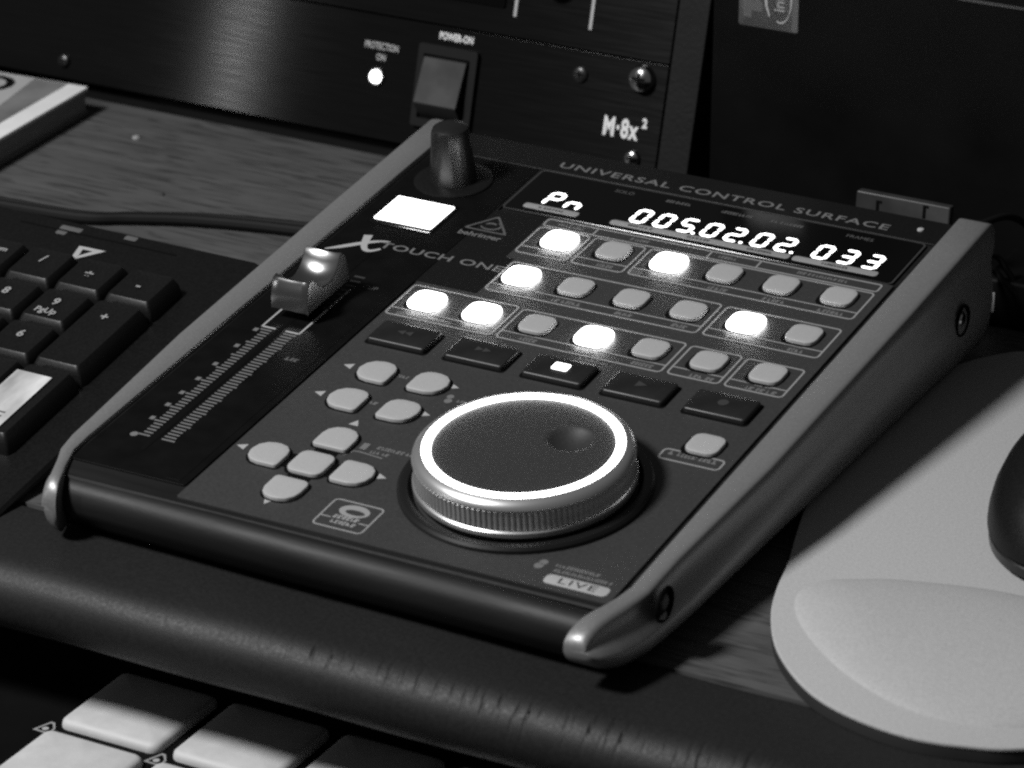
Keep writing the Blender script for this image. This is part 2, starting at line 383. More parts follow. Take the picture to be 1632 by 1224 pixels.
# brand triangle, model name
g = MB(); tri = [(-27.2, -.6), (-14.8, -.6), (-21.4, 8.0)]
def triline(T, w):
    cx = sum(x for x, y in T) / 3; cy = sum(y for x, y in T) / 3
    O = []; I = []
    for i in range(3):
        a, b_, c = T[i - 1], T[i], T[(i + 1) % 3]
        for q in (.12, 0, -.12):
            p = a if q > 0 else c; k = abs(q); O.append((b_[0] + (p[0] - b_[0]) * k + (0 if k else (cx - b_[0]) * .05), b_[1] + (p[1] - b_[1]) * k + (0 if k else (cy - b_[1]) * .05)))
    I = [(x + (cx - x) * w, y + (cy - y) * w) for x, y in O]; return O, I
O, I = triline(tri, .16); g.ring(O, I, 0, .06)
for r0, a0, a1, w0 in ((2.7, -150, 60, .5), (1.5, 40, 170, .6)):
    pts = [(-21.0 + r0 * math.cos(R(a0 + (a1 - a0) * i / 12)), 2.7 + r0 * .75 * math.sin(R(a0 + (a1 - a0) * i / 12))) for i in range(13)]
    g.ribbon(pts, [w0 * (.4 + .6 * math.sin(math.pi * i / 12)) + .15 for i in range(13)])
g.build('emblem', 'print_dim', CS, FP)
lettering('behringer', 3.0, 'print_mid', CS, at(FP, -21.2, -3.0), sx=1.02, bold=.02)
g = MB()
sw = catmull([(-53.5, -24), (-51.4, -22.4), (-49.3, -20.6), (-46.5, -18.1), (-44.3, -16.4), (-42.2, -15.2), (-40.0, -14.6)], 4, False)
g.ribbon(sw, [.25 + 1.3 * math.sin(math.pi * (i / (len(sw) - 1)) ** .8) ** 1 for i in range(len(sw))])
cs = catmull([(-46.9, -13.6), (-46.2, -16.0), (-45.3, -18.6), (-43.9, -20.5), (-42.2, -20.7), (-40.4, -18.9)], 4, False)
g.ribbon(cs, [2.3 - 1.5 * (i / (len(cs) - 1)) for i in range(len(cs))], 0, .09)
g.build('emblem', 'print_light', CS, FP)
lettering('TOUCH ONE', 4.1, 'print_mid', CS, at(FP, -24.4, -16.9), sx=1.36, space=1.06, bold=.012)
# scribble screen, encoder knob
MB().plate(-42.0, .8, 18.4, 15.2, .8, -.2, .25, .2).build('screen_frame', 'display_glass', CS, PM, ang=12)
MB().plate(-42.1, 1.1, 16.4, 12.8, .4, .2, .55, .15).build('scribble_screen', 'screen_lit', CS, PM, ang=12)
kn = MB().lathe([(6.1, .3), (6.0, 1.2), (5.2, 10.5), (4.9, 14.0), (4.5, 15.1), (3.6, 15.7), (2, 15.95), (.3, 16)], 0, 0, 48).build('encoder_knob', 'knob_black', CS, at(PM, -41.9, 21))
MB().lathe([(10.2, .0), (10.2, .45), (9.6, .7), (6.2, .75)], 0, 0, 48).build('skirt', 'panel_black', kn, at(PM, -41.9, 21))
# fader: slot, scale, bracket, cap
MB().plate(-41.9, -71, 1.5, 106, .6, 0, .12, .03, 3).build('fader_slot', 'well_black', CS, PM)
g = MB(); n = 42
for i in range(n):
    t = -118.2 + (54.2) * i / (n - 1); big = i % 5 == 0
    g.box(-46.6 if big else -45.9, -43.5, t - .26, t + .26, 0, .06)
    g.box(-40.3, -37.2 if not big else -36.8, t - .26, t + .26, 0, .06)
g.build('scale_mark', 'print_mid', CS, FP)['kind'] = 'stuff'
g = MB()
for i, t in enumerate((-118.6, -111, -104.5, -98.5, -91.5, -84, -74.5, -66)):
    if i == 0: g.prism(circ(-47.4, t - .2, 1.0, 10), 0, .06)
    else: g.box(-48.1, -46.9, t - .7, t + .7, 0, .06)
g.build('scale_number', 'print_mid', CS, FP)
g = MB()
g.box(-47.2, -46.7, -64.3, -40, 0, .07); g.box(-47.2, -43.2, -64.3, -63.7, 0, .07); g.box(-36.9, -36.4, -64.3, -40, 0, .07); g.box(-40.4, -36.4, -64.3, -63.7, 0, .07)
g.build('unity_bracket', 'print_light', CS, FP)
g = MB(); glyphs(g, -32.1, -75.2, 3, 1.6); g.build('caption', 'print_dim', CS, FP)
lettering('CLIP', 2.1, 'print_dim', CS, at(FP, -32.6, -37.4), sx=1.0)
for i in range(8):
    MB().box(-39.2 + .15 * i, -36.3, -33.6 - 2.4 * i - .35, -33.6 - 2.4 * i + .35, 0, .07).build('meter_light', 'print_faint' , CS, FP)
MB().plate(-28.6, -86, 4.4, 92, .5, 0, .12, .05).build('strip_ridge', 'strip_black', CS, PM, ang=12)
L = []
prof = [(-59.4, 3.0, 0), (-59.1, 6.0, 0), (-58.2, 9.6, .1), (-57.5, 10.6, .35), (-56.5, 10.9, .9), (-55.2, 9.9, 1.0), (-53.8, 8.3, 1.0), (-51.8, 6.9, 1.0), (-49.8, 6.4, 1.0), (-47.6, 6.7, 1.0), (-46.0, 7.4, 1.0), (-44.6, 8.6, 1.0), (-43.6, 9.9, 1.0), (-42.9, 10.9, .9), (-42.1, 11.2, .5), (-41.2, 10.6, .3), (-40.8, 9.4, .1), (-40.2, 6, 0), (-40.0, 3.0, 0)]
mb = MB(); loops = []
for t, h, k in prof:                                  # sections across the cap, edges rounded
    top = h; w = 5.15
    loops.append([(-w, t, 3.0), (-w, t, 3.0 + (top - 3) * .6), (-w + .05, t, top - .35 - .0), (-w + .35, t, top), (-w * .6, t, top - .75 * k), (0, t, top - 1.1 * k), (w * .6, t, top - .75 * k), (w - .35, t, top), (w - .05, t, top - .35), (w, t, 3.0 + (top - 3) * .6), (w, t, 3.0)])
mb.loft(loops).build('fader_cap', 'cap_metal', CS, at(PM, -41.8, 0), ang=38)
MB().box(-1.2, 1.2, -53, -46, -.2, 3.1).build('fader_stem', 'well_black', CS, at(PM, -41.8, 0))
# function buttons
LIT = {(0, 0), (0, 2), (1, 0), (1, 4), (2, -1), (2, 0), (2, 2)}
def bmesh_btn(w, h, r, top, m): return MB().plate(0, 0, w, h, r, 0, top, .3, 3, .05).mesh('button', m)
sq = bmesh_btn(8.0, 8.0, 2.3, 1.0, 'button_rubber'); sql = bmesh_btn(8.4, 8.4, 2.5, 1.0, 'button_lit')
wellm = MB().plate(-.4, -.25, 9.2, 9.2, 2.7, 0, .08, .03, 4).mesh('recess', 'well_black')
def button(me, x, y, wm=wellm, name='button', ox=1.2, oy=-1.7):
    o = link(name, me, CS, at(GP, x + ox, y + oy)); link('recess', wm, o, at(GP, x + ox, y + oy)); return o
for r_, (t, c0_, c1_) in enumerate(((0, 0, 6), (-20, 0, 6), (-40, -1, 6))):
    for j in range(c0_, c1_):
        lit = (r_, j) in LIT
        o = button(sql if lit else sq, 15 * j, t, wellm, 'button', -.9, 1.3)
        o['label'] = 'brightly lit white button' if lit else 'unlit grey button'
DB = {'lt': (1.6, 3.6, 4.0, 4.0), 'rt': (4.0, 4.0, 1.6, 2.6)}
for x, y, r in ((-11.1, -71.6, (1.2, 3.4, 4.3, 4.0)), (-11.1, -85.2, (1.2, 2.6, 4.3, 4.0)), (3.2, -71.4, (4.2, 4.0, 3.4, 1.2)), (3.0, -85.2, (4.2, 3.2, 3.2, 1.2)),
                (-3.8, -101.4, (1.0, 3.9, 3.9, 1.0)), (-14.9, -113.2, (1.0, 3.6, 4.2, 3.8)), (7.4, -113.2, (4.2, 3.8, 1.2, 1.2)), (-3.8, -124.9, (4.0, 1.8, 1.2, 3.6))):
    me = bmesh_btn(9.0, 8.8, r, 1.0, 'button_rubber'); wm = MB().plate(0, 0, 10.2, 9.8, [q + .4 for q in r], 0, .08, .03, 4).mesh('recess', 'well_black')
    button(me, x, y, wm)
button(bmesh_btn(9.0, 9.0, 2.2, 1.0, 'button_rubber'), -3.8, -113.2, MB().plate(0, 0, 10.4, 10.2, 2.4, 0, .08, .03, 4).mesh('recess', 'well_black'))
g = MB(); cx, cy = -2.6, -114.9; g.prism([(cx - 9, cy - 3), (cx - 3, cy - 3), (cx - 3, cy - 9), (cx + 3, cy - 9), (cx + 3, cy - 3), (cx + 9, cy - 3), (cx + 9, cy + 3), (cx + 3, cy + 3), (cx + 3, cy + 9), (cx - 3, cy + 9), (cx - 3, cy + 3), (cx - 9, cy + 3)], 0, .05); g.build('button_gap', 'well_black', CS, GP)
button(sq, 73.4, -71.2)
# transport keys
tm = MB().plate(0, 0, 15.6, 9.4, .9, 0, 1.4, .5, 4, .1).mesh('transport_key', 'key_black')
twm = MB().plate(0, 0, 16.9, 10.6, 1.2, 0, .07, .03, 4).mesh('recess', 'well_black')
def icon(k):
    g = MB()
    if k == 0:
        for q in (-.2, 1.8): g.prism([(q - 2, 0), (q, -1), (q, 1)], 0, .06)
    if k == 1:
        for q in (-1.8, .2): g.prism([(q, -1), (q + 2, 0), (q, 1)], 0, .06)
    if k == 2: g.prism(rrect(0, 0, 4.0, 3.0, .4, 3), 0, .14)
    if k == 3: g.prism([(-1.2, -1.3), (1.5, 0), (-1.2, 1.3)], 0, .06)
    if k == 4: g.prism(circ(0, 0, 1.3, 16), 0, .06)
    return g
for k, x in enumerate((-13.2, 7.6, 28.2, 48.9, 69.6)):
    o = button(tm, x, -54.8, twm, 'transport_key', 1.2, -1.7)
    icon(k).build('icon', 'segment_lit' if k == 2 else 'print_faint', o, at(GP, x + 1.3, -56.0, 1.52))
# printed frames and captions of the button panel
W = .46
def pf(g): g.build('printed_frame', 'print_grey', CS, GP)
g = MB().outline(-9.3, 81.2, 7.5, 11.6, 1.0, W); pf(g)
for x in (4.6, 35.8, 49): pf(MB().box(x, x + W, 7.9, 11.2, 0, .06))
for x0, x1, y0, y1 in ((-9.3, 5.2, -7.4, 7.0), (6.2, 20.5, -7.4, 7.0), (21.5, 81.2, -7.2, 7.0), (-6.9, 50.1, -27.4, -11.9), (51.2, 81.2, -27.2, -12.2), (-23.3, 5.9, -47.2, -31.6), (6.9, 50.6, -47.2, -32.2), (51.7, 65.2, -46.9, -32.6), (66.2, 81.2, -46.9, -33.0)):
    pf(MB().outline(x0, x1, y0, y1, 1.3, W)); MB().box(x0 + W, x1 - W, y0 + 3.4, y0 + 3.4 + W * .8, 0, .05).build('printed_line', 'print_grey', CS, GP)
pf(MB().outline(66.4, 81.6, -81.3, -76.6, 1.3, W))
words = [(-15, -45.4, 6, 1.6), (0, -45.4, 6, 1.6)]
for r_, t in ((0, -5.6), (1, -25.6), (2, -45.4)):
    for j in range(-1 if r_ == 2 else 0, 6):
        g = MB(); w = random.choice((4.2, 5.5, 7, 8)); glyphs(g, 15 * j, t, w, 1.5)
        if random.random() < .4: glyphs(g, 15 * j, t + 2.0, w * .6, 1.3)
        g.build('caption', 'print_mid', CS, GP)
for x, w in ((-2, 7), (17, 5), (41, 5), (66, 13)):
    g = MB(); glyphs(g, x, 9.6, w, 1.2); g.build('caption', 'print_mid', CS, GP)
for x, y, w, h in ((-2.2, -26.0, 9, 2.6), (-13.0, -45.9, 15, 2.0), (23.4, -5.6, 3.2, 2.6)):
    MB().plate(x, y, w, h, .7, 0, .04, .02, 3).build('caption_plate', 'print_dim', CS, GP)
g = MB(); glyphs(g, 73.6, -78.2, 11, 1.7); g.build('caption', 'print_mid', CS, GP)
g = MB(); a_ = [(-17.7, -72.6, 180), (-17.5, -86.2, 180), (9.6, -71.7, 0), (9.6, -85.2, 0), (-3.0, -95.0, 90), (-21.4, -113.8, 180), (14.1, -113.0, 0), (-3.9, -131.6, 270)]
for x, y, a in a_: MB().prism([(x + 1.5 * math.cos(R(a)), y + 1.5 * math.sin(R(a))), (x + 1.5 * math.cos(R(a + 125)), y + 1.5 * math.sin(R(a + 125))), (x + 1.5 * math.cos(R(a - 125)), y + 1.5 * math.sin(R(a - 125)))], 0, .06).build('arrow_mark', 'print_light', CS, GP)
for x, y, w in ((-4.2, -72.2, 4.6), (-4.2, -85.4, 2.4)):
    g = MB(); glyphs(g, x, y, w, 1.3); g.build('caption', 'print_mid', CS, GP)
g = MB(); glyphs(g, 11.6, -102.3, 9, 1.3); glyphs(g, 9.0, -104.4, 5, 1.2); g.box(3.4, 5.0, -104.2, -101.6, 0, .06); g.ribbon([(1.6, -107.4), (3.0, -105.6), (4.2, -105.4), (10.5, -106.0)], [.4] * 4)
g.prism(circ(1.6, -107.4, .7, 8), 0, .06); g.build('caption', 'print_mid', CS, GP)
g = MB(); g.prism(circ(11.2, -75.9, .9, 10), 0, .06); g.prism(circ(11.6, -77.8, 1.0, 10), 0, .06); glyphs(g, 15.5, -77, 4, 1.2); g.build('caption', 'print_mid', CS, GP)
g = MB(); g.outline(9.5, 22.2, -135.6, -124.4, 1.3, .42); g.box(9.9, 12.4, -131.9, -131.55, 0, .06); g.box(19.4, 21.8, -131.9, -131.55, 0, .06)
E_ = [(16.2 + 3.7 * math.cos(2 * math.pi * i / 24), -127.9 + 2.4 * math.sin(2 * math.pi * i / 24)) for i in range(24)]
E2 = [(16.6 + 2.4 * math.cos(2 * math.pi * i / 24), -128.3 + 1.0 * math.sin(2 * math.pi * i / 24)) for i in range(24)]
g.ring(E_, E2, 0, .06); glyphs(g, 15.9, -131.0, 6.4, 1.5); glyphs(g, 15.9, -133.0, 5.6, 1.4); g.build('emblem', 'print_grey', CS, GP)
g = MB(); glyphs(g, 71.5, -129.2, 10, 1.2); glyphs(g, 74.0, -131.1, 14, 1.2); g.prism(circ(63.6, -129.2, 1.0, 10), 0, .06); g.prism(circ(63.2, -130.8, 1.1, 10), 0, .06); g.build('caption', 'print_mid', CS, GP)
lp = MB().plate(74.1, -134.4, 15.0, 3.5, 1.2, 0, .06, .02, 4).build('live_plate', 'print_light', CS, GP)
lettering('LIVE', 3.0, 'print_faint', lp, at(GP, 74.2, -134.4, .06), sx=1.5, space=1.15)
# jog wheel
JX, JY = 45.3, -103.1; JM = at(PM, JX, JY, .22)
JW = link('jog_wheel', MB().lathe([(24.6, 1.0), (24.6, 2.2)], 0, 0, 96).mesh('jog_wheel', 'wheel_base'), CS, JM)
MB().lathe([(28.4, .0), (28.4, .9), (27.9, 1.5), (27.0, 1.7), (26.0, 1.5), (25.3, .7), (25.0, .3)], 0, 0, 128, False, False).build('collar', 'wheel_base', JW, JM)
prof = [(24.3, 1.6), (24.9, 1.9), (24.9, 3.0), (24.5, 3.3)]
MB().lathe(prof, 0, 0, 160, False, False).build('rim', 'wheel_metal', JW, JM)
mb = MB(); n = 240; loops = []
for z in (3.3, 3.6, 4.6, 4.75, 5.75, 5.9, 6.9, 7.05, 8.0, 8.2):      # knurled band of small blocks
    gr = z in (3.3, 8.2); row = z in (4.6, 4.75, 5.75, 5.9, 6.9, 7.05)
    loops.append([((24.25 if gr else 24.35 if row and False else 24.3 + (.28 if (i % 3) else 0) - (.14 if row else 0)) * math.cos(2 * math.pi * i / (n * 1.5)), (24.25 if gr else 24.3 + (.28 if (i % 3) else 0) - (.14 if row else 0)) * math.sin(2 * math.pi * i / (n * 1.5)), z) for i in range(int(n * 1.5))])
mb.loft(loops, False, False).build('grip', 'wheel_metal', JW, JM, ang=20)
MB().lathe([(24.3, 8.2), (24.7, 8.5), (24.5, 9.1), (23.6, 10.0), (22.4, 10.4), (22.1, 10.0)], 0, 0, 160, False, False).build('bezel', 'wheel_metal', JW, JM)
MB().lathe([(22.1, 9.6), (22.05, 10.4), (21.8, 10.6), (20.6, 10.6), (20.35, 10.4), (20.3, 9.6)], 0, 0, 128, False, False).build('light_ring', 'ring_lit', JW, JM)
mb = MB(); n = 96; loops = []; dx, dy, dr = 53.4 - JX, -96.4 - JY, 5.3
for k in range(41):
    r0 = 20.35 * (1 - k / 40) + .02; L = []
    for i in range(n):
        x, y = r0 * math.cos(2 * math.pi * i / n), r0 * math.sin(2 * math.pi * i / n); q = math.hypot(x - dx, y - dy) / dr
        L.append((x, y, 10.1 - (2.0 * (1 - q * q) ** 1 if q < 1 else 0)))
    loops.append(L)
mb.loft(loops, False, True).build('disc', 'wheel_disc', JW, JM, ang=60)

# ================================================================== keyboard
kb, kg = R(10.86), R(-.75)
kx = Vector((math.cos(kg), math.sin(kg), 0)); ky = Vector((-math.sin(kg) * math.cos(kb), math.cos(kg) * math.cos(kb), math.sin(kb))); kz = kx.cross(ky)
KM = frame((-87.26, -56.71, 22.28), kx, ky, kz)       # origin on top of the minus key
KB = thing('keyboard', 'black desktop keyboard with a number pad, left of the controller', 'keyboard', (-120, -60, 0))
def kp(x, y, z): v = KM @ (Vector((x, y, z)) * S); return v / S
out = rrect((-330 + 18.8) / 2, (27.2 - 89.5) / 2, 348.8, 116.7, (1.5, 2.2, 2, 2), 4)
L = [[(x, y, -5.2 - (.75 if y < 0 else 6.5)) for x, y in out], [(x, y, -5.0 - .8) for x, y in out], [(x, y, -4.9) for x, y in inset(out, .7)]]
MB().loft(L).build('body', 'plastic_black', KB, KM)
for x in (-15, -300):
    q = kp(x, 20, -11); MB().box(-5, 5, -1.5, 1.5, 0, q.z - .02 + 4).build('flip_foot', 'plastic_black', KB, Matrix.Translation(Vector((q.x, q.y, .05)) * S))
key1 = lambda w, h: MB().loft([[(x, y, -5.0) for x, y in rrect(0, 0, w, h, .6, 3)], [(x, y, -2.2) for x, y in rrect(0, .15, w - .6, h - .6, .8, 3)],
    [(x, y, -.25) for x, y in rrect(0, .5, w - 2.4, h - 2.3, 1.0, 3)], [(x, y, .0) for x, y in rrect(0, .55, w - 2.9, h - 2.8, 1.0, 3)], [(x, y, -.22) for x, y in rrect(0, .55, (w - 2.9) * .6, (h - 2.8) * .8, 1.0, 3)]])
KW = 15.05; k11 = key1(14.6, 14.6).mesh('key', 'keycap'); k12 = key1(14.6, 29.6).mesh('key', 'keycap')
def key(me, c, r, legs=()):
    M_ = at(KM, c * KW + .4, r * KW + .3, 0); o = link('key', me, KB, M_)
    for body, size, x, y in legs: lettering(body, size, 'print_grey', o, at(M_, x, y, .05), name='legend', bold=.03)
key(k11, 0, 0, (('-', 4.2, -.3, .2),)); key(k11, -1, 0, (('*', 5.5, -.3, -1.0),)); key(k11, -2, 0, (('/', 4, -.3, 2.2),)); key(k11, -3, 0, (('Num', 2.5, 1.0, 2.5),))
key(k12, 0, -1.5, (('+', 4, -.4, 7.6),))
for r, row in ((-1, (('7', 'Home'), ('8', ''), ('9', 'PgUp'))), (-2, (('4', ''), ('5', ''), ('6', ''))), (-3, (('1', 'End'), ('2', ''), ('3', 'PgDn')))):
    for i, (a, b) in enumerate(row):
        key(k11, i - 3, r, ((a, 3.8, -.6, 1.6),) + (((b, 2.9, -.8, -2.6),) if b else ()))
key(k11, -1, -4, (('.', 4, 0, 2),)); key(key1(29.6, 14.6).mesh('key', 'keycap'), -2.5, -4, (('0', 4, -5, 2),))
key(k12, 0, -3.5)
st = MB().plate(-1.6, -3.4 * KW - 1.5, 10.2, 22, .3, 0, .12, .05, 2).build('sticker', 'sticker_white', KB, at(KM, 0, 0, .05)); st['label'] = 'glossy white sticker on the enter key'
g = MB()
for i in range(3): g.box(-6.3, 1.5, -58.4 - 1.6 * i, -57.9 - 1.6 * i, .13, .17)
g.build('print', 'print_dim', st, at(KM, 0, 0, .05))
DK = at(KM, 0, 0, -4.9)
g = MB(); V_ = [(-30.4, 17.0), (-28.9, 17.6), (-27.9, 12.6), (-23.2, 18.6), (-21.2, 17.9), (-28.4, 10.4)]
g.prism([(-30.2, 17.4), (-28.7, 10.6), (-27.6, 12.9), (-28.7, 17.5)][::1], 0, .06); g.prism([(-28.7, 10.6), (-22.2, 17.6), (-24.4, 17.6), (-27.7, 13.4)], 0, .06); g.prism([(-28.7, 17.5), (-28.5, 16.4), (-25.2, 16.4), (-24.4, 17.6)], 0, .06)
g.build('emblem', 'print_light', KB, DK)
for x, y, w in ((-37.0, 23.7, 6.5), (-38.5, 21.4, 3), (-19.6, 25.2, 3.6)): MB().plate(x, y, w, 1.8, .4, 0, .06, .02, 3).build('indicator', 'print_dim', KB, DK)
MB().plate(-28, 22.3, 48, .5, .2, 0, .12, .04, 2).build('seam', 'well_black', KB, DK)
# cables behind the keyboard
pts = catmull([(-215, 12, 1.7), (-185, 14.5, 1.7), (-157, 17.5, 1.7), (-145, 23.2, 1.7), (-130, 30, 1.7), (-113, 35, 1.7), (-97, 38.4, 1.7), (-75, 44, 1.7), (-40, 60, 1.7), (-20, 80, 1.7)], 6, False)
tag(MB().tube(pts, 1.6).build('cable', 'cable_black', None), 'black cable on the wooden desk running behind the keyboard', 'cable')
pts = [(x + .6, y + 3.6 + .8 * math.sin(x * .05), 1.45) for x, y, z in pts]
tag(MB().tube(pts, 1.3).build('cable', 'cable_black', None), 'thinner black cable behind the other keyboard cable, farther from the keyboard', 'cable')

# ================================================================== mouse mat and mouse
MP = thing('mouse_mat', 'pale fabric mouse mat with padded wrist rest on black rubber', 'mouse mat', (150, -40, 0))
po = [(90, 30), (88, 0), (88, -30), (91, -52), (95, -67), (99.6, -82), (102.5, -94), (106.3, -105.4), (113, -118), (122, -128.4), (131.5, -135.4), (143, -139.4), (154.3, -140.5), (164.3, -138.5), (174.7, -134), (195, -118), (215, -95), (228, -60), (232, 0), (222, 40), (195, 62), (150, 68), (120, 60), (103, 51.7), (97, 45.3), (93, 38.7)]
P_ = catmull(po, 6)
MB().slab(inset(P_, .15), .03, 2.9, .2).build('rubber_base', 'rubber', MP)
MB().slab(P_, 2.9, 3.6, .3).build('fabric_top', 'fabric', MP, ang=50)
bo = catmull([(107.6, -92.5), (108.6, -98.5), (112.5, -105.6), (120.4, -114.4), (131.8, -123.5), (146, -130.4), (158.5, -131.4), (172, -126.8), (190, -111), (195, -92), (181, -78), (151, -72.6), (126.7, -77.6), (116, -82.6), (110.2, -86.6)], 8)
A_, B_ = Vector((131, -101)), Vector((175, -102))
def wr(k):
    out = []
    for x, y in bo:
        p = Vector((x, y)); t = min(1, max(0, (p - A_).dot(B_ - A_) / (B_ - A_).length_squared)); q = A_ + (B_ - A_) * t
        out.append(tuple(q + (p - q) * k))
    return out
L = [[(x, y, 3.5) for x, y in wr(1.03)], [(x, y, 3.61) for x, y in wr(1.02)], [(x, y, 3.46) for x, y in wr(1.0)]]
for k in range(1, 22):
    q = k / 21; L.append([(x, y, 3.46 + 3.6 * math.sin(q * math.pi / 2) ** .8) for x, y in wr(1 - .98 * q ** 1.3)])
MB().loft(L).build('wrist_rest', 'fabric', MP, ang=80)
MO = thing('mouse', 'black computer mouse on the pale mouse mat', 'mouse', (156, -21, 3.6))
def mo(k, y0=-21, L_=48, W_=27): 
    P = []
    for i in range(64):
        a = 2 * math.pi * i / 64; c, s_ = math.cos(a), math.sin(a)
        w = W_ * (1 - .12 * (s_ > 0) * s_)
        P.append((156 + k * w * math.copysign(abs(c) ** .85, c), y0 + k * L_ * math.copysign(abs(s_) ** .92, s_)))
    return P
lo = [(.90, 3.62), (.95, 3.9), (.985, 5), (.99, 7.2), (.975, 7.8)]
MB().loft([[(x, y, z) for x, y in mo(k)] for k, z in lo]).build('base', 'knob_black', MO)
hi = [(.975, 8.0), (1.0, 8.5), (.995, 11), (.97, 14.5), (.92, 18), (.83, 21.5), (.7, 24.5), (.52, 26.8), (.3, 28.2), (.1, 28.6)]
MB().loft([[(x, y, z - .10 * max(0, y + 25) * (z - 8) / 20) for x, y in mo(k)] for k, z in hi]).build('shell', 'plastic_black', MO, ang=60)
MB().box(155.7, 156.3, -9, 16, 20.5, 26.0).build('button_split', 'well_black', MO)
F = frame((156, 8, 21.8), (0, 1, 0), (0, 0, 1), (1, 0, 0)); MB().lathe([(4.5, -1.8), (5, -1.2), (5, 1.2), (4.5, 1.8)], 0, 0, 24).build('wheel', 'rubber', MO, F)

# ================================================================== pad controller on the lower shelf
PC = thing('pad_controller', 'black pad controller with pale square pads below the desk edge', 'controller', (20, -190, -72))
MB().plate(-5, -185, 180, 160, 4, -71.9, -38, 1.2).build('chassis', 'tower_black', PC)
pm_ = MB().plate(0, 0, 26.4, 26.6, 2.6, 0, 2.2, 1.6, 5, .5).mesh('pad', 'pad_rubber')
for r_ in range(2):
    for k in range(4):
        x, y = -29.4 + 29.6 * k, -146.4 - 30.2 * r_
        if r_ == 1 and k > 1: continue
        o = link('pad', pm_, PC, Matrix.Translation(Vector((x, y, -38)) * S))
        if r_ == 0 and k < 2:
            mx, my = x - 15.3, y - 14.6
            g = MB().ring([(mx - 2.4, my - 2.0), (mx + 2.2, my - 2.2), (mx + 2.0, my + .6), (mx + .4, my + 2.8), (mx - .6, my + 2.8)], [(mx - 1.6, my - 1.5), (mx + 1.7, my - 1.7), (mx + 1.5, my + .5), (mx + .2, my + 2.1), (mx - .3, my + 2.1)], 0, .08)
            g.build('pad_mark', 'print_grey', PC, Matrix.Translation((0, 0, -38 * S)))
            MB().prism(circ(mx, my - .4, .8, 8), 0, .1).build('pad_light', 'print_light', PC, Matrix.Translation((0, 0, -38 * S)))

# ================================================================== rack with two units
LN = R(15.42)
RU = Vector((0, math.sin(LN), math.cos(LN))); RN = Vector((0, -math.cos(LN), math.sin(LN)))
RM = frame((0, 100, 6), (1, 0, 0), RU, RN)
RC = thing('rack_case', 'black rack case leaning back behind the controller, seen as its right rail', 'rack', (-200, 120, 0))
MB().plate(-19.2, 34, 9.2, 84, .3, -90, -.3, .3, 2).build('side_rail', 'rail_black', RC, RM, ang=12)
MB().box(-420, -24.2, -7.4, -1.2, -90, -4).build('bottom_rail', 'tower_black', RC, RM)
MB().box(-420, -24.2, 68, 76, -90, -2).build('top_rail', 'tower_black', RC, RM)
MB().box(-416, -24.2, -6, 76, -92, -90.2).build('back_board', 'tower_black', RC, RM)
for x in (-380, -60): MB().box(-8, 8, -10, 10, .02, 7).build('foot', 'rubber', RC, Matrix.Translation(Vector((x, 130, 0)) * S))
AM = thing('power_amplifier', 'black one-space power amplifier with rocker switch and glowing light, lower rack unit', 'amplifier', (-210, 101, 6))
MB().plate(-212, 17.3, 375.6, 34.8, .2, -3, 0, .05, 2).build('front_panel', 'rack_black', AM, RM, ang=12, uv=True)
MB().box(-390, -40, 1.5, 33, -80, -3.1).build('case', 'tower_black', AM, RM)
sw_ = MB(); sw_.ring(rrect(-91.4, 17.6, 18.8, 23.4, .8, 3), rrect(-91.6, 17.4, 14.8, 18.2, .4, 3), 0, 1.4); sw_ = sw_.build('switch', 'switch_frame', AM, RM)
MB().plate(-91.6, 17.4, 14.8, 18.2, .4, -.5, .1, .05, 2).build('recess', 'well_black', sw_, RM)
MB().loft([[(x, 8.7, .2), (x, 12.2, 4.6), (x, 12.9, 4.9), (x, 25.6, 1.6), (x, 26.0, .2)] for x in (-98.6, -85.2)]).build('rocker', 'switch_key', sw_, RM)
ld = MB().lathe([(2.0, .1), (1.9, .9), (1.4, 1.7), (.6, 2.1), (.1, 2.15)], -113.9, 17.4, 24).build('indicator_light', 'led_lit', AM, RM)
MB().lathe([(2.5, 0), (2.5, .7), (2.05, .8)], -113.9, 17.4, 24, False, False).build('ring', 'chrome', ld, RM)
lettering('PROTECTION', 2.7, 'print_light', AM, at(RM, -113.4, 26.0), sx=.66, bold=.02); lettering('ON', 2.6, 'print_light', AM, at(RM, -113.2, 22.9), sx=.75, bold=.02)
lettering('POWER-ON', 2.8, 'print_white', AM, at(RM, -90, 32.0), sx=.72, bold=.03)
lettering('M\u00b78x', 7.2, 'print_white', AM, at(RM, -36.2, 15.4), sx=.66, bold=.035, space=1.12); lettering('2', 3.6, 'print_white', AM, at(RM, -29.0, 17.9), sx=.8, bold=.05)
def screw(par, x, y, r, m, dome=.5):
    o = MB().lathe([(r, 0), (r, .5), (r * .85, .5 + dome * .6), (r * .5, .5 + dome * .95), (.05, .5 + dome)], x, y, 28).build('screw', m, par, RM)
    g = MB(); g.box(x - r * .5, x + r * .5, y - r * .1, y + r * .1, .5 + dome * .85, .55 + dome); g.box(x - r * .1, x + r * .1, y - r * .5, y + r * .5, .5 + dome * .86, .56 + dome); g.build('slot', 'well_black', o, RM)
screw(AM, -50.3, 28.2, 2.2, 'knob_black'); screw(AM, -31.4, 30.0, 3.9, 'chrome', 2.6); screw(AM, -31.2, 8.0, 2.3, 'chrome', 1.2); screw(AM, -219.4, 5.1, 1.9, 'knob_black', 1.0)
UM = thing('rack_unit', 'black unlit rack unit mounted above the power amplifier, marked with pale vertical lines', 'rack unit', (-210, 110, 41))
MB().plate(-212, 52.1, 375.6, 33.8, .2, -3, -.1, .05, 2).build('front_panel', 'rack_black', UM, RM, ang=12, uv=True)
MB().box(-390, -40, 36.5, 67, -80, -3.1).build('case', 'tower_black', UM, RM)
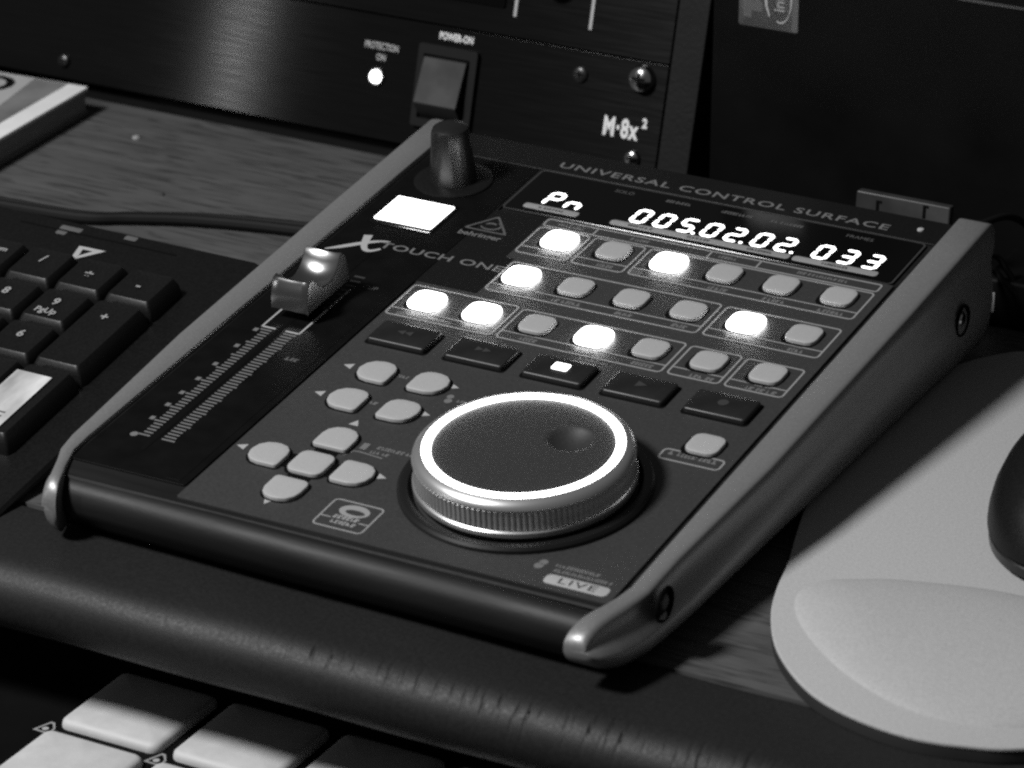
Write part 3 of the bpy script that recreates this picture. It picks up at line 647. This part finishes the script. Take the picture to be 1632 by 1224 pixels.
for x in (-72.7, -49.2): MB().box(x - .45, x + .45, 40.8, 66, .1, .2).build('printed_line', 'print_light', UM, RM)
MB().plate(-90, 54, 28, 22.6, .6, .1, .5, .2, 3).build('window', 'display_glass', UM, RM)
MB().lathe([(4.4, .1), (4.2, 4), (3.6, 4.5)], -61, 53.2, 32).build('knob', 'knob_black', UM, RM)

# ================================================================== computer tower and the clutter behind the controller
TW = thing('computer_tower', 'black computer tower standing upright at the right behind the controller', 'computer', (90, 130, 0))
MB().plate(97, 60, 203.4, 120, 1.2, -35, 0, .5, 3).build('front_panel', 'tower_black', TW, frame((0, 95, 0), (1, 0, 0), (0, 0, 1), (0, -1, 0)), ang=12)
MB().box(-3.5, 197, 130.1, 300, .05, 119).build('case', 'tower_black', TW)
TM = frame((0, 95, 0), (1, 0, 0), (0, 0, 1), (0, -1, 0))
MB().box(64, 197, 76.3, 77.1, 0, .35).build('trim_line', 'bracket_metal', TW, TM)
sk = MB().plate(11.4, 71.2, 17.2, 22.4, .8, 0, .2, .1, 4).build('badge', 'sticker_dark', TW, TM)
g = MB(); ov = [(14.8 + 2.9 * math.cos(2 * math.pi * i / 28), 68.4 + 6.2 * math.sin(2 * math.pi * i / 28)) for i in range(28)]
g.ribbon([(14.8 + 3.0 * math.cos(R(a)), 68.4 + 6.2 * math.sin(R(a))) for a in range(-110, 160, 15)], [.35 + .15 * math.sin(i) for i in range(18)], .2, .26)
g.ribbon([(10.6, 73.5), (10.4, 70), (10.7, 66.5), (11.7, 63.6)], [.7, .8, .7, .4], .2, .26)
g.build('emblem', 'print_light', sk, TM)
lettering('intel', 4.4, 'print_grey', sk, at(TM, 14.5, 69, .2) @ Matrix.Rotation(R(90), 4, 'Z'), bold=.02)
g = MB(); g.box(4.2, 6.6, 62.5, 78, .2, .25); g.box(3.9, 9.6, 64.4, 67.2, .2, .26); g.box(7.6, 9.0, 67.2, 78, .2, .25); g.box(18.2, 19.8, 60.3, 80, .2, .26); g.build('print', 'print_dim', sk, TM)
JB = thing('metal_bracket', 'small grey metal bracket with two dark slots behind the controller', 'bracket', (64, 63, 0))
MB().plate(63.8, 16.2, 25.6, 32.4, .5, -2.5, 0, .4, 3).build('shell', 'bracket_metal', JB, frame((0, 62, 0), (1, 0, 0), (0, .08, .9968), (0, -.9968, .08)))
for x, z in ((57.2, 30.6), (69.9, 31.6)):
    F = frame((0, 62, 0), (1, 0, 0), (0, .08, .9968), (0, -.9968, .08))
    z -= 1.0; g = MB(); g.box(x - .6, x + .2, z - 2.2, z + 1.2, 0, .12); g.box(x + .2, x + .9, z + .6, z + 1.2, 0, .12); g.build('slot', 'well_black', JB, F)
def cable(pts, r, label, plug=None):
    o = thing('cable', label, 'cable', pts[0])
    MB().tube(catmull(pts, 8, False), r).build('lead', 'cable_black', o)
    if plug:
        a, b, rr, m = plug; MB().tube([a, [a[i] * .5 + b[i] * .5 for i in range(3)], b], rr, 16).build('plug', m, o)
cable([(80, 51, 31.2), (84.5, 60, 30.3), (89, 74, 29), (90, 90, 18), (90, 93, 2)], .9, 'black cable with a shiny plug at the back corner of the controller', ((80, 50, 31.3), (85.5, 63, 30.2), 1.05, 'chrome'))
cable([(82, 52, 22), (87, 68, 20.3), (90, 71, 16), (93, 73, 10), (97, 75, 1.2)], .8, 'upper black cable curving down behind the controller to the added black box')
cable([(81, 52, 18), (86.5, 68, 16.2), (90, 70, 13), (94.5, 72, 8), (99, 78, 1.2)], .8, 'lower black cable curving down behind the controller to the added black box')
AB = thing('added_dark_box', 'black box added to darken the desk behind the mouse mat', 'added box', (100, 80, 0))  # added black box, stands in for desk and tower foot in shadow
MB().plate(0, 0, 44, 24, 2, .03, 13, 1.2).build('shell', 'tower_black', AB, Matrix.Translation(Vector((106, 82.5, 0)) * S))
MB().plate(0, 0, 3.0, 5.4, .3, 0, .2, .1, 2).build('label_tag', 'print_light', AB, frame((86.2, 70.4, 6.6), (1, 0, 0), (0, 0, 1), (0, -1, 0)))

# ================================================================== book on the left
BK = thing('book', 'thick book with a pale striped cover lying on the desk at the left', 'book', (-240, 70, 0))
a = R(1.5)
BM = frame((-204.6, 92.0, 0), (math.cos(.06), math.sin(.06), 0), (-math.sin(.06), math.cos(.06), 0), (0, 0, 1))
MB().box(-118, -.8, -149, -.8, .9, 7.2).build('pages', 'page', BK, BM)
MB().plate(-60, -75, 120, 150, .8, 7.2, 8.2, .3, 3).build('front_cover', 'cover_white', BK, BM)
MB().plate(-60, -75, 120, 150, .8, .05, .9, .2, 3).build('back_cover', 'cover_grey', BK, BM)
CT = at(BM, 0, 0, 8.2)
cv = MB().box(-119, -6.6, -149, -.6, 0, .05).build('printed_band', 'cover_grey', BK, CT)
MB().prism([(-119, -149), (-60, -149), (-22, -80), (-14, -30), (-18, -.7), (-119, -.7)], .05, .09).build('printed_field', 'cover_pale', BK, CT)
lettering('O', 19, 'well_black', BK, at(CT, -27.6, -10.5, .09) @ Matrix.Rotation(R(0), 4, 'Z'), bold=.02)
for i, (x, y, r) in enumerate(((-180.8, 80.9, 1.3), (-149, 46.2, .8))):
    mb = MB().lathe([(r, .02), (r * .8, .5), (r * .2, .8)], x, y, 7)
    tag(mb.build('crumb', 'print_grey' if i == 0 else 'print_faint', None), ('pale crumb' if i == 0 else 'tiny dark crumb') + ' lying on the wooden desk', 'crumb')
bpy.context.view_layer.update()
